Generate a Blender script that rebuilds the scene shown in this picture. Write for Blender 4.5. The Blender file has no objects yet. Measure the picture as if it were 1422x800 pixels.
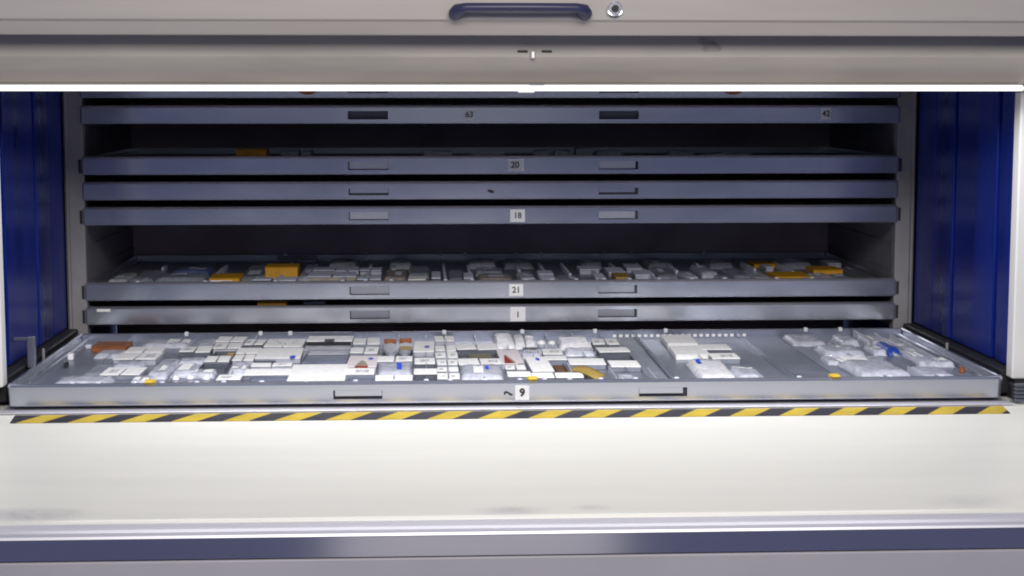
import bpy, bmesh, math, random
from mathutils import Vector, Matrix, noise
random.seed(7)
S = bpy.context.scene
COL = S.collection

# ---------------------------------------------------------------- camera, world, lights, exposure
cam_d = bpy.data.cameras.new('camera'); cam = bpy.data.objects.new('camera', cam_d); COL.objects.link(cam)
CAM = Vector((-.2194, -4.1686, .6972)); YAW, PITCH = .0521, .112
fwd = Vector((math.sin(YAW)*math.cos(PITCH), math.cos(YAW)*math.cos(PITCH), -math.sin(PITCH)))
cam.location = CAM; cam.rotation_euler = fwd.to_track_quat('-Z', 'Y').to_euler()
cam_d.sensor_width = 36; cam_d.lens = 36*2398/1422; cam_d.clip_end = 100; cam_d.clip_start = .05
S.camera = cam
S.cycles.filter_width = 2.0

world = bpy.data.worlds.new('World'); S.world = world; world.use_nodes = True
bgn = world.node_tree.nodes['Background']
bgn.inputs[0].default_value = (.47, .55, 1.0, 1); bgn.inputs[1].default_value = .19

def area(name, loc, target, sx, sy, power, col=(1, 1, 1), spread=180):
    l = bpy.data.lights.new(name, 'AREA'); l.shape = 'RECTANGLE'; l.size = sx; l.size_y = sy
    l.energy = power; l.color = col; l.spread = math.radians(spread)
    o = bpy.data.objects.new(name, l); COL.objects.link(o); o.location = loc
    o.rotation_euler = (Vector(target) - Vector(loc)).to_track_quat('-Z', 'Y').to_euler()
    return o
area('ceiling_lamp_light', (.1, -3.8, 2.02), (.1, -.4, 0), 2.6, 1.1, 124, (1, .955, .88))
area('trim_reflection_light', (.14, -9, 1.35), (.14, -1, 0), 1.94, 1.3, 5.5, (1, .96, .72))  # added light behind the camera for the bright reflection in the trim
area('strip_light_tube_light', (0, -.075, .698), (0, -.075 + .04, 0), 2.38, .03, 10, (.98, .98, 1), 150)
S.view_settings.view_transform = 'Standard'; S.view_settings.look = 'None'
S.view_settings.exposure = 0; S.view_settings.gamma = 1

# ---------------------------------------------------------------- materials
def mat(name, col, rough=.5, metal=0., spec=.5, alpha=1., emit=None, var=.0, scale=8., bump=0., bscale=200., stretch=(1, 1, 1), rvar=0.):
    m = bpy.data.materials.new(name); m.use_nodes = True
    nt = m.node_tree; p = nt.nodes['Principled BSDF']
    p.inputs['Base Color'].default_value = (*col, 1); p.inputs['Roughness'].default_value = rough
    p.inputs['Metallic'].default_value = metal; p.inputs['Specular IOR Level'].default_value = spec
    p.inputs['Alpha'].default_value = alpha
    if emit:
        p.inputs['Emission Color'].default_value = (*emit[0], 1); p.inputs['Emission Strength'].default_value = emit[1]
    if var or bump or rvar:
        tc = nt.nodes.new('ShaderNodeTexCoord'); mp = nt.nodes.new('ShaderNodeMapping')
        mp.inputs['Scale'].default_value = stretch
        nt.links.new(tc.outputs['Object'], mp.inputs['Vector'])
        nz = nt.nodes.new('ShaderNodeTexNoise'); nz.inputs['Scale'].default_value = scale
        nz.inputs['Detail'].default_value = 3; nz.inputs['Roughness'].default_value = .5
        nt.links.new(mp.outputs[0], nz.inputs['Vector'])
        if var:
            mr = nt.nodes.new('ShaderNodeMapRange'); mr.inputs[1].default_value = .3; mr.inputs[2].default_value = .7
            mr.inputs[3].default_value = 1 - var; mr.inputs[4].default_value = 1 + var*.5
            nt.links.new(nz.outputs['Fac'], mr.inputs[0])
            mx = nt.nodes.new('ShaderNodeMix'); mx.data_type = 'RGBA'; mx.blend_type = 'MULTIPLY'
            mx.inputs[0].default_value = 1; mx.inputs[6].default_value = (*col, 1)
            nt.links.new(mr.outputs[0], mx.inputs[7]); nt.links.new(mx.outputs[2], p.inputs['Base Color'])
        if rvar:
            m2 = nt.nodes.new('ShaderNodeMapRange'); m2.inputs[1].default_value = .3; m2.inputs[2].default_value = .7
            m2.inputs[3].default_value = max(0, rough - rvar); m2.inputs[4].default_value = rough + rvar
            nt.links.new(nz.outputs['Fac'], m2.inputs[0]); nt.links.new(m2.outputs[0], p.inputs['Roughness'])
        if bump:
            n2 = nt.nodes.new('ShaderNodeTexNoise'); n2.inputs['Scale'].default_value = bscale; n2.inputs['Detail'].default_value = 3
            nt.links.new(mp.outputs[0], n2.inputs['Vector'])
            b = nt.nodes.new('ShaderNodeBump'); b.inputs['Strength'].default_value = bump; b.inputs['Distance'].default_value = .002
            nt.links.new(n2.outputs['Fac'], b.inputs['Height']); nt.links.new(b.outputs[0], p.inputs['Normal'])
    return m
M = {
    'steel': mat('galvanised_steel', (.56, .58, .655), .19, .86, var=.10, scale=1.6, stretch=(1, 2, 3), rvar=.06),
    'pan': mat('tray_pan_steel', (.34, .37, .45), .38, .6, var=.14, scale=6, stretch=(1, 2, 1), rvar=.08),
    'rack': mat('rack_paint', (.25, .245, .265), .5, .0, var=.18, scale=9),
    'blue': mat('blue_paint', (.003, .017, .205), .34, 0, .25, var=.40, scale=5, stretch=(1, 1.6, .12), rvar=.08),
    'white': mat('white_paint', (.74, .74, .73), .38, 0, var=.05, scale=3),
    'counter': mat('counter_laminate', (.77, .76, .705), .34, 0, var=.035, scale=5, stretch=(.3, 3, 1), bump=.04, bscale=90),
    'door': mat('door_paint', (.40, .37, .355), .42, 0, var=.09, scale=5, stretch=(.3, 1, 3)),
    'lintel': mat('lintel_paint', (.42, .39, .365), .48, 0, var=.16, scale=6, stretch=(.4, 1, 3)),
    'rear': mat('rear_wall_steel', (.26, .28, .36), .35, .8, var=.1, scale=4),
    'scuff': mat('lintel_scuff', (.31, .28, .27), .5, var=.35, scale=40),
    'alu': mat('brushed_aluminium', (.70, .69, .75), .46, .55, var=.06, scale=6, stretch=(.3, 6, 6)),
    'trim': mat('polished_steel_trim', (.43, .42, .54), .11, .9, var=.06, scale=4, stretch=(.4, 2, 2)),
    'panel': mat('grey_panel_paint', (.42, .40, .43), .5, 0, var=.05, scale=6),
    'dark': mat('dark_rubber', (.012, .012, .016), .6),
    'back': mat('dark_back_sheet', (.50, .42, .46), .7, 0, var=.25, scale=4),
    'grip': mat('grip_plate_steel', (.42, .43, .50), .35, .8),
    'pocket': mat('grip_pocket_shade', (.06, .063, .09), .5),  # dark colour puts the shade of the grip recess into the surface
    'handle': mat('dark_blue_handle_plastic', (.035, .037, .09), .4),
    'chrome': mat('chrome', (.8, .8, .85), .12, 1),
    'lamp': mat('lamp_diffuser', (.9, .9, .9), .4, emit=((1, .985, .98), 1.25)),
    'paper': mat('label_paper', (.90, .90, .92), .55, var=.04, scale=40),
    'dimpaper': mat('shaded_label_paper', (.74, .75, .80), .55, var=.15, scale=40),  # darker copy of the label paper: shade on upper stickers put into colour
    'ink': mat('black_ink', (.02, .02, .03), .5),
    'card': mat('white_card', (.93, .93, .93), .5, var=.12, scale=70),
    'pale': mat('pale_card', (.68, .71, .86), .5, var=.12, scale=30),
    'print': mat('grey_printed_label', (.62, .63, .67), .5, var=.5, scale=260, stretch=(1, .25, 1)),
    'pink': mat('pinkish_card', (.78, .72, .75), .5, var=.06, scale=30),
    't0': mat('dark_box_plastic', (.10, .11, .14), .45, var=.2, scale=30),
    't1': mat('grey_box_plastic', (.24, .26, .32), .45, var=.2, scale=30),
    't2': mat('light_grey_box_plastic', (.42, .43, .50), .45, var=.15, scale=30),
    't3': mat('yellowish_box_card', (.34, .30, .24), .55, var=.2, scale=30),
    'bluegrey': mat('blue_grey_plastic', (.17, .19, .26), .4, var=.15, scale=20),
    'clear': mat('clear_bag_film', (.74, .76, .88), .10, 0, .9, alpha=.7, var=.25, scale=60, bump=.9, bscale=95),
    'clearstrip': mat('clear_strip_plastic', (.62, .64, .72), .12, 0, .8, alpha=.75),
    'seam': mat('bag_zip_seam', (.80, .81, .88), .25, 0, .6, var=.12, scale=60),
    'dullbag': mat('dull_bag_film', (.42, .45, .54), .2, 0, .7, alpha=.6, var=.3, scale=60, bump=.9, bscale=95),
    'whitebag': mat('white_bag_film', (.82, .82, .86), .25, 0, .6, var=.22, scale=60, bump=.9, bscale=90),
    'bluebag': mat('blue_grey_bag_film', (.16, .20, .46), .3, 0, .5, alpha=.8, var=.3, scale=45, bump=.5, bscale=60),
    'brownbag': mat('brownish_bag_film', (.42, .36, .34), .35, 0, .5, alpha=.8, var=.35, scale=60, bump=.5, bscale=60),
    'bluemark': mat('blue_print', (.03, .10, .75), .5, var=.3, scale=120),
    'navymark': mat('navy_print', (.03, .06, .35), .5, var=.3, scale=120),
    'bluepouch': mat('blue_pouch_film', (.02, .07, .42), .3, var=.35, scale=90, bump=.5, bscale=80),
    'orange': mat('orange_card', (.62, .31, .006), .5, var=.14, scale=25),
    'ochre': mat('ochre_card', (.40, .27, .06), .5, var=.22, scale=40),
    'rust': mat('rust_card', (.30, .10, .03), .55, var=.3, scale=40),
    'red': mat('dark_red_print', (.30, .02, .008), .5, var=.2, scale=60),
    'brown': mat('brown_scrap', (.14, .07, .035), .6, var=.3, scale=60),
    'green': mat('greenish_scrap', (.16, .15, .10), .6, var=.3, scale=60),
    'yellow': mat('yellow_clip_plastic', (.70, .48, .02), .4),
    'jar': mat('grey_jar_plastic', (.36, .37, .44), .3, var=.12, scale=30),
}
# striped hazard tape: diagonal bands running along X
def hazard():
    m = bpy.data.materials.new('hazard_tape'); m.use_nodes = True; nt = m.node_tree; p = nt.nodes['Principled BSDF']
    p.inputs['Roughness'].default_value = .6; p.inputs['Specular IOR Level'].default_value = .3
    tc = nt.nodes.new('ShaderNodeTexCoord'); sx = nt.nodes.new('ShaderNodeSeparateXYZ'); nt.links.new(tc.outputs['Object'], sx.inputs[0])
    def math_(op, a, b=None):
        n = nt.nodes.new('ShaderNodeMath'); n.operation = op
        for i, v in enumerate((a, b)):
            if v is None: continue
            if isinstance(v, (int, float)): n.inputs[i].default_value = v
            else: nt.links.new(v, n.inputs[i])
        return n.outputs[0]
    # y = 0 at the near edge; a band starts at x = -.209 there and leans to +x going back
    lean = math_('MULTIPLY', sx.outputs[1], .050/.055)
    u = math_('DIVIDE', math_('SUBTRACT', math_('ADD', sx.outputs[0], .209 + .1214*30), lean), .1214)
    fr = math_('FRACT', u)
    ramp = nt.nodes.new('ShaderNodeValToRGB'); nt.links.new(fr, ramp.inputs[0]); ramp.color_ramp.interpolation = 'CONSTANT'
    ramp.color_ramp.elements[0].color = (.70, .51, .055, 1); e = ramp.color_ramp.elements[1]; e.position = .5; e.color = (.035, .034, .05, 1)
    nz = nt.nodes.new('ShaderNodeTexNoise'); nz.inputs['Scale'].default_value = 18; nt.links.new(tc.outputs['Object'], nz.inputs['Vector'])
    mx = nt.nodes.new('ShaderNodeMix'); mx.data_type = 'RGBA'; mx.blend_type = 'MULTIPLY'; mx.inputs[0].default_value = .5
    nt.links.new(ramp.outputs[0], mx.inputs[6]); nt.links.new(nz.outputs['Fac'], mx.inputs[7]); nt.links.new(mx.outputs[2], p.inputs['Base Color'])
    return m
M['hazard'] = hazard()
def stains(m, spots):
    nt = m.node_tree; p = nt.nodes['Principled BSDF']; tc = nt.nodes.new('ShaderNodeTexCoord')
    src = p.inputs['Base Color'].links[0].from_socket
    nz = nt.nodes.new('ShaderNodeTexNoise'); nz.inputs['Scale'].default_value = 30; nt.links.new(tc.outputs['Object'], nz.inputs['Vector'])
    for x, y, rx, ry, k in spots:
        mp = nt.nodes.new('ShaderNodeMapping'); mp.vector_type = 'POINT'
        mp.inputs['Location'].default_value = (-x/rx, -y/ry, 0); mp.inputs['Scale'].default_value = (1/rx, 1/ry, 0)
        nt.links.new(tc.outputs['Object'], mp.inputs['Vector'])
        g = nt.nodes.new('ShaderNodeTexGradient'); g.gradient_type = 'SPHERICAL'; nt.links.new(mp.outputs[0], g.inputs[0])
        a = nt.nodes.new('ShaderNodeMath'); a.operation = 'MULTIPLY'; nt.links.new(g.outputs['Fac'], a.inputs[0]); nt.links.new(nz.outputs['Fac'], a.inputs[1])
        b = nt.nodes.new('ShaderNodeMath'); b.operation = 'MULTIPLY'; b.use_clamp = True; nt.links.new(a.outputs[0], b.inputs[0]); b.inputs[1].default_value = k
        mx = nt.nodes.new('ShaderNodeMix'); mx.data_type = 'RGBA'; nt.links.new(b.outputs[0], mx.inputs[0]); nt.links.new(src, mx.inputs[6]); mx.inputs[7].default_value = (.25, .24, .30, 1)
        src = mx.outputs[2]
    nt.links.new(src, p.inputs['Base Color'])
stains(M['counter'], [(-1.03, -.668, .14, .05, 1.0), (-.04, -.678, .09, .03, .9), (.13, -.668, .05, .02, .6), (.93, -.66, .10, .04, .4)])

# ---------------------------------------------------------------- helpers
def obj(name, bm, m, parent=None, smooth=False, kind=None):
    bm.normal_update()
    me = bpy.data.meshes.new(name); bm.to_mesh(me); bm.free()
    for k in (m if isinstance(m, (list, tuple)) else [m]): me.materials.append(M[k])
    if smooth:
        for p in me.polygons: p.use_smooth = True
    o = bpy.data.objects.new(name, me); COL.objects.link(o)
    if parent: o.parent = parent
    if kind: o['kind'] = kind
    return o
def empty(name, loc, rz=0., label=None, cat=None, group=None):
    o = bpy.data.objects.new(name, None); COL.objects.link(o); o.location = loc; o.rotation_euler = (0, 0, rz)
    o.empty_display_size = .05
    tag(o, label, cat, group); return o
def tag(o, label, cat, group=None):
    if label: o['label'] = label
    if cat: o['category'] = cat
    if group: o['group'] = group
def box(bm, x0, x1, y0, y1, z0, z1, bev=0., mi=0, seg=1):
    r = bmesh.ops.create_cube(bm, size=1)
    vs = r['verts']
    for v in vs:
        v.co = ((x0+x1)/2 + v.co.x*(x1-x0), (y0+y1)/2 + v.co.y*(y1-y0), (z0+z1)/2 + v.co.z*(z1-z0))
    fs = set(f for v in vs for f in v.link_faces)
    for f in fs: f.material_index = mi
    if bev:
        es = set(e for v in vs for e in v.link_edges)
        bmesh.ops.bevel(bm, geom=list(es), offset=bev, segments=seg, profile=.5, affect='EDGES')
    return vs
def bx(*a, **k):
    bm = bmesh.new(); box(bm, *a, **k); return bm
def cyl(bm, c, r, h, seg=20, axis='Z', r2=None, bev=0.):
    q = bmesh.ops.create_cone(bm, cap_ends=True, segments=seg, radius1=r, radius2=r if r2 is None else r2, depth=h)
    vs = q['verts']
    R = {'Z': Matrix.Identity(3), 'Y': Matrix.Rotation(math.pi/2, 3, 'X'), 'X': Matrix.Rotation(math.pi/2, 3, 'Y')}[axis]
    for v in vs: v.co = R @ v.co + Vector(c)
    if bev:
        es = [e for e in set(e for v in vs for e in v.link_edges) if len(e.link_faces) == 2 and e.calc_face_angle(0) > 1]
        bmesh.ops.bevel(bm, geom=es, offset=bev, segments=2, affect='EDGES')
    return vs
def sweep(bm, prof, x0, x1, mi=0, close=False):
    """a (y, z) profile swept along X"""
    n = len(prof)
    A = [bm.verts.new((x0, y, z)) for y, z in prof]; B = [bm.verts.new((x1, y, z)) for y, z in prof]
    for i in range(n if close else n-1):
        j = (i+1) % n
        f = bm.faces.new((A[i], A[j], B[j], B[i])); f.material_index = mi
    if close:
        bm.faces.new(A); bm.faces.new(B[::-1])
def recalc(bm): bmesh.ops.recalc_face_normals(bm, faces=bm.faces); return bm

def text_obj(txt, size, loc, parent, m='ink', bold=.0):
    c = bpy.data.curves.new('number', 'FONT'); c.body = txt; c.size = size; c.align_x = 'CENTER'; c.align_y = 'CENTER'
    c.extrude = .0004; c.offset = bold
    t = bpy.data.objects.new('tmp_text', c); COL.objects.link(t)
    bpy.context.view_layer.update()
    me = bpy.data.meshes.new_from_object(t.evaluated_get(bpy.context.evaluated_depsgraph_get()))
    bpy.data.objects.remove(t)
    me.materials.clear(); me.materials.append(M[m])
    o = bpy.data.objects.new('number', me); COL.objects.link(o); o.parent = parent
    o.location = loc; o.rotation_euler = (math.pi/2, 0, 0)
    return o

# ---------------------------------------------------------------- machine housing
HW = 1.225                # half a tray
RY = 1.0014               # front of the racked trays
house = empty('storage_machine', (0, 0, -.75), 0, 'large white and blue storage machine whose wide opening holds the stacked metal trays', 'storage machine')
def part(name, bm, m, parent=None, **k):
    o = obj(name, bm, m, parent or house, **k)
    if o.parent is house: o.location = (0, 0, .75)
    return o
# sloping counter in front of the opening
cz = lambda y: -.068 + .1405*(y + .03)
bm = bmesh.new()
prof = [(.10, -.068), (-.03, -.068)] + [(y, cz(y)) for y in (-.2, -.45, -.66)] + [(-.700, cz(-.700)), (-.708, cz(-.708) - .002), (-.712, cz(-.712) - .010), (-.712, -.215), (.10, -.215)]
sweep(bm, prof, -1.75, 1.75, close=True)
ct = part('counter', recalc(bm), 'counter')
# tape on the counter, a strip of its own frame so that its stripes follow the slope
tape_bm = bx(-1.195, 1.208, 0, .055, 0, .0012)
tp = obj('hazard_tape', tape_bm, 'hazard', ct)
tp.location = (0, -.094, cz(-.094) + .0004); tp.rotation_euler = (math.atan(.1405), 0, 0)
sl = part('sill_strip', bx(-1.235, 1.235, -.034, .06, -.0665, -.0635, bev=.001), 'alu')
# front rail: groove, two ridges, rounded lip
bm = bmesh.new()
p = [(-.7165, -.215), (-.7165, -.1685), (-.720, -.1662), (-.733, -.1672), (-.736, -.1705), (-.741, -.1705), (-.744, -.1680), (-.757, -.1692), (-.769, -.1725), (-.7765, -.1775), (-.779, -.1825), (-.775, -.184), (-.76, -.215)]
sweep(bm, p, -1.75, 1.75, close=True)
part('counter_rail', recalc(bm), 'alu')
bm = bmesh.new()
sweep(bm, [(-.7765, -.1845), (-.7848, -.2235), (-.765, -.2235), (-.765, -.1845)], -1.75, 1.75, close=True)
part('trim_strip', recalc(bm), 'trim')
part('lower_panel', bx(-1.75, 1.75, -.787, -.72, -.75, -.2265, bev=.003, seg=2), 'panel')
part('plinth', bx(-1.70, 1.70, -.60, .0, -.749, -.24), 'panel')
# jambs left and right of the opening
for s in (-1, 1):
    bm = bmesh.new()
    x0, x1 = sorted((s*(1.252 if s > 0 else 1.238), s*1.75))
    box(bm, x0, x1, .03, .075, -.012, .703, bev=.004, seg=2)
    jm = part('jamb', bm, 'white')
    part('jamb_gap_block', bx(*sorted((s*1.262, s*1.75)), .035, .10, -.0675, -.0135), 'dark')  # dark block filling the gap between jamb and counter
    # blue side wall built of folded sheets, between the jamb and the rack
    edges = [.078, .235, .262, .60, .625, .80, .985]
    for i, (a, b) in enumerate(zip(edges[:-1], edges[1:])):
        narrow = b - a < .05
        d = .020 if narrow else 0
        xa, xb = sorted((s*(1.275 + d), s*(1.292 + d)))
        part('side_panel', bx(xa, xb, a + .0012, b - .0012, .005, 1.0, bev=.003, seg=2), 'blue')
    # guide rail below the wall
    part('guide_rail', bx(*sorted((s*1.243, s*1.30)), .085, .985, -.058, .002, bev=.003), 'dark')
    part('outer_wall', bx(*sorted((s*1.31, s*1.33)), .08, 1.99, -.74, 1.05), 'blue')
    # rack upright: C profile with slots
    up = part('rack_upright', bx(*sorted((s*1.219, s*1.277)), 1.006, 1.05, -.02, 1.0, bev=.003, seg=2), 'rack')
    part('upright_edge', bx(*sorted((s*1.262, s*1.270)), .990, 1.0055, -.02, 1.0, bev=.002), 'rack')
    part('rack_wall', bx(*sorted((s*1.232, s*1.24)), 1.052, 1.93, -.02, 1.0), 'rack')
    for k in range(13):
        z = .015 + k*.075
        lb = part('runner', bx(*sorted((s*1.2265, s*1.2315)), 1.06, 1.92, z - .006, z - .001), 'rack')
part('bracket', bx(-1.237, -1.217, .288, .306, -.005, .076, bev=.002, seg=2), 'rear')
part('bracket_arm', bx(-1.274, -1.2375, .296, .302, .064, .074, bev=.002), 'rear')
part('stop_pin', bx(-1.235, -1.228, .45, .458, -.010, .022, bev=.002), 'rack')
part('stop_pin', bx(1.229, 1.236, .50, .508, -.010, .012, bev=.002), 'rack')
bm = bmesh.new(); box(bm, -1.30, 1.30, 1.95, 1.97, -.74, 1.05); part('back_panel', bm, 'back')
part('roof_sheet', bx(-1.305, 1.305, .085, 1.949, 1.02, 1.04), 'back')
part('floor_sheet', bx(-1.30, 1.30, .12, 1.949, -.20, -.18), 'back')
# cable chain in the gap on the right
cc = part('cable_chain', bx(1.2435, 1.2585, -.005, .028, -.060, -.020, bev=.003), 'dark')
for k in range(5):
    o = obj('chain_link', bx(1.245, 1.262 + .03, -.02 + .0, -.0065, -.062 + k*.0095, -.0545 + k*.0095, bev=.002), 't0', cc)
# lintel: a recessed upper face and a lower face leaning forward
bm = bmesh.new()
sweep(bm, [(-.09, 1.05), (-.09, .790), (-.09, .784), (-.088, .779), (-.060, .7235), (-.056, .7215), (.02, .7215), (.02, 1.05)], -1.75, 1.75, close=True)
lt = part('lintel', recalc(bm), 'lintel')
# small latch and scuffs under the middle of the door
lk = part('latch', bx(.037, .047, -.1025, -.0902, .779, .797, bev=.002), 'alu')
for x in (.018, .075):
    obj('latch_slot', bx(x - .012, x + .012, -.0915, -.0901, .793, .7985, bev=.0005), 'dark', lk)
bm = bmesh.new()
sm_pts = [(.430, .822), (.437, .827), (.447, .828), (.456, .822), (.470, .820), (.482, .812), (.490, .802), (.484, .797), (.466, .795), (.448, .796), (.440, .801), (.446, .808), (.440, .814), (.432, .816)]
f = bm.faces.new([bm.verts.new((x, -.0908, z)) for x, z in sm_pts]); r = bmesh.ops.extrude_face_region(bm, geom=[f])
bmesh.ops.translate(bm, verts=[v for v in r['geom'] if isinstance(v, bmesh.types.BMVert)], vec=(0, .0008, 0))
part('scuff_mark', recalc(bm), 'scuff')
# sliding door with folded bottom edge
bm = bmesh.new()
sweep(bm, [(-.2, 1.5), (-.2, .866), (-.1985, .8635), (-.1925, .861), (-.1905, .858), (-.1850, .836), (-.1835, .8315), (-.180, .830), (-.17, .830), (-.17, 1.5)], -1.75, 1.75, close=True)
door = part('door', recalc(bm), 'door')
# handle: two feet and a bowed bar, one mesh
bm = bmesh.new()
HZ = .8905
path = [(-.141, -.201, .877), (-.141, -.218, .879), (-.136, -.236, .884), (-.118, -.245, HZ), (0.006, -.247, HZ), (.13, -.245, HZ), (.148, -.236, .884), (.153, -.218, .879), (.153, -.201, .877)]
rings = []
for i, P in enumerate(path):
    P = Vector(P); a = Vector(path[max(0, i-1)]); b = Vector(path[min(len(path)-1, i+1)])
    t = (b - a).normalized(); u = t.cross(Vector((0, 0, 1))).normalized(); w = u.cross(t)
    ru, rw = (.009, .010) if 2 < i < 6 else (.016, .015)
    rings.append([bm.verts.new(P + u*ru*math.cos(q*math.tau/14) + w*rw*math.sin(q*math.tau/14)) for q in range(14)])
for A, B in zip(rings[:-1], rings[1:]):
    for q in range(14): bm.faces.new((A[q], A[(q+1) % 14], B[(q+1) % 14], B[q]))
bm.faces.new(rings[0][::-1]); bm.faces.new(rings[-1])
obj('handle', recalc(bm), 'handle', door, smooth=True)
bm = bmesh.new(); cyl(bm, (.2215, -.208, .8895), .0168, .016, 28, 'Y', bev=.002)
lkk = obj('lock', bm, 'chrome', door)
bm = bmesh.new(); cyl(bm, (.2215, -.2170, .8895), .0085, .004, 20, 'Y'); box(bm, .2200, .2230, -.2200, -.2188, .884, .895)
obj('lock_slot', bm, 'dark', door)

# ---------------------------------------------------------------- strip light
lamp = empty('strip_light', (0, -.08, .71), 0, 'glowing white strip light running the full width under the lintel', 'strip light')
obj('diffuser', bx(-1.222, 1.214, -.014, .014, -.0062, .0072, bev=.004, seg=2), 'lamp', lamp)
for s in (-1, 1):
    obj('end_cap', bx(*sorted((s*1.2225 - .004, s*1.2225 + .010)), -.015, .015, -.0070, .0080, bev=.002), 'alu', lamp)
obj('mounting_plate', bx(-1.222, 1.214, -.014, .062, .0082, .0110, bev=.0005), 'lintel', lamp)
obj('clip', bx(.008, .046, -.0185, .006, -.0105, -.0066, bev=.001), 'card', lamp)
obj('clip', bx(.034, .069, -.0165, -.0143, .006, .0108, bev=.0004), 't1', lamp)

# ---------------------------------------------------------------- trays
TD, TH, FLOOR = .905, .055, -.0235
A0, A1, B0, B1 = -.438, -.319, .311, .430
def front_panel_bm(r, z0, z1, lean):
    """folded front: rim, face with two grip cut outs, rounded ends, bottom return"""
    bm = bmesh.new(); cache = {}
    def V(x, y, z):
        k = (round(x, 5), round(y, 5), round(z, 5))
        if k not in cache: cache[k] = bm.verts.new(k)
        return cache[k]
    xs = []
    n = 6
    for i in range(n): t = i/n*math.pi/2; xs.append((-HW + r - r*math.cos(t), r - r*math.sin(t)))
    body = [-HW + r, A0, A1, -.15, .15, B0, B1, HW - r]
    xs += [(x, 0) for x in body]
    for i in range(1, n+1): t = math.pi/2 - i/n*math.pi/2; xs.append((HW - r + r*math.cos(t), r - r*math.sin(t)))
    # vertical profile: (inset, z)
    tl = lambda z: lean*(-z - .0075)/.0455
    prof = [(.016, -TH), (lean + .0022, -TH), (tl(-TH+.002), -TH+.002), (tl(z0), z0), (tl(z1), z1), (0, -.0075), (.0012, -.0055), (.0035, -.0018), (.0065, 0), (.012, 0), (.014, -.002), (.014, -.016)]
    for i in range(len(xs)-1):
        (xa, ya), (xb, yb) = xs[i], xs[i+1]
        hole = (abs(xa - A0) < 1e-6) or (abs(xa - B0) < 1e-6)
        for j in range(len(prof)-1):
            if hole and j == 3: continue
            (ia, za), (ib, zb) = prof[j], prof[j+1]
            def pt(x, y, inset, z):
                # inset towards the inside: straight back on the face, towards the middle at the rounded ends
                if y > 1e-6:
                    cx = -HW + r if x < 0 else HW - r
                    d = Vector((cx - x, r - y)); d.normalize()
                    return V(x + d.x*inset, y + d.y*inset, z)
                return V(x, y + inset, z)
            q = [pt(xa, ya, ia, za), pt(xb, yb, ia, za), pt(xb, yb, ib, zb), pt(xa, ya, ib, zb)]
            if len(set(q)) == 4: bm.faces.new(q)
    bmesh.ops.recalc_face_normals(bm, faces=bm.faces)
    # face normals should look outwards (-y)
    f0 = min(bm.faces, key=lambda f: (f.calc_center_median() - Vector((0, 0, -.03))).length)
    if f0.normal.y > 0: bmesh.ops.reverse_faces(bm, faces=bm.faces)
    return bm
def grip_bm(x0, x1, z0, z1, style, side, lean=0):
    """pocket behind a cut out: a back plate, an undercut along the bottom and an inner end, both shaded by colour"""
    bm = bmesh.new()
    def q(*p, mi=0):
        f = bm.faces.new([bm.verts.new(v) for v in p]); f.material_index = mi
    zm = z0 + (z1 - z0)*{'open': .34, 'dark': .12, 'shallow': .10}[style]
    yt, yb = {'open': (.0006 + lean*.30, .0006 + lean*.62), 'dark': (.010, .012), 'shallow': (.005, .007)}[style]
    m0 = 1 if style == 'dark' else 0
    e = {'open': .0105, 'dark': .004, 'shallow': .008}[style]
    xa, xb = (x0 + (e*.4 if side < 0 else .001), x1 - (e if side > 0 else .001))
    q((xa, yt, z1 - .0003), (xb, yt, z1 - .0003), (xb, yb, zm), (xa, yb, zm), mi=m0)                  # back plate
    Y = .0135
    q((x0, Y, z1), (x1, Y, z1), (x1, Y, z0), (x0, Y, z0), mi=1)                                      # pocket shade as dark colour, showing below and beside the plate
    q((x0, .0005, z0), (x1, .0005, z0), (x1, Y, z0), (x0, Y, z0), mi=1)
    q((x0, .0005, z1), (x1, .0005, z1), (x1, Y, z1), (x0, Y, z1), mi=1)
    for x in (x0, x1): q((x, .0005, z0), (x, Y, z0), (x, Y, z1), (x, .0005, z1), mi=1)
    return bm
def make_tray(label, z, y, gz0, gz1, style='shallow', ends=False, round_=.006, lean=.0003):
    t = empty('storage_tray', (0, y, z), 0, label, 'tray', 'metal storage trays of the machine')
    obj('front_panel', front_panel_bm(round_, gz0, gz1, lean), 'steel', t)
    for a, b, sd in ((A0, A1, -1), (B0, B1, 1)):
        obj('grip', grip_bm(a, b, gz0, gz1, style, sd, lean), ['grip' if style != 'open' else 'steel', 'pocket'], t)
    obj('tray_floor', bx(-HW + .012, HW - .012, .0142, TD - .004, FLOOR - .003, FLOOR), 'pan', t)
    for s in (-1, 1):
        bm = bmesh.new()
        box(bm, *sorted((s*(HW - .001), s*(HW - .010))), max(round_, .0145) + .001, TD, -TH + .001, -.0015, bev=.0015)
        box(bm, *sorted((s*(HW - .0105), s*(HW - .030))), .0165, TD - .012, FLOOR + .0005, -.013, bev=.0015)
        obj('side_wall', bm, 'steel', t)
    obj('rear_wall', bx(-HW + .0105, HW - .0105, TD - .010, TD - .001, -TH + .001, -.0015, bev=.0015), 'rear', t)
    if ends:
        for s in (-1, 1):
            obj('end_gap_shade', bx(*sorted((s*(HW + .0005), s*(HW + .0085))), .002, .02, -.050, -.010, bev=.001), 'dark', t)  # dark block put in as the shadow in the gap beside the tray
    return t
def sticker(tray, x, z, w, h, txt, size, m='paper', bold=.0006, tx=0, tz=0):
    bm = bmesh.new(); box(bm, x - w/2, x + w/2, -.0014, -.0003, z - h/2, z + h/2, bev=.0003)
    st = obj('label_sticker', bm, m, tray)
    if txt: text_obj(txt, size, (x + tx, -.0016, z + tz), st, bold=bold)
    return st

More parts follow.
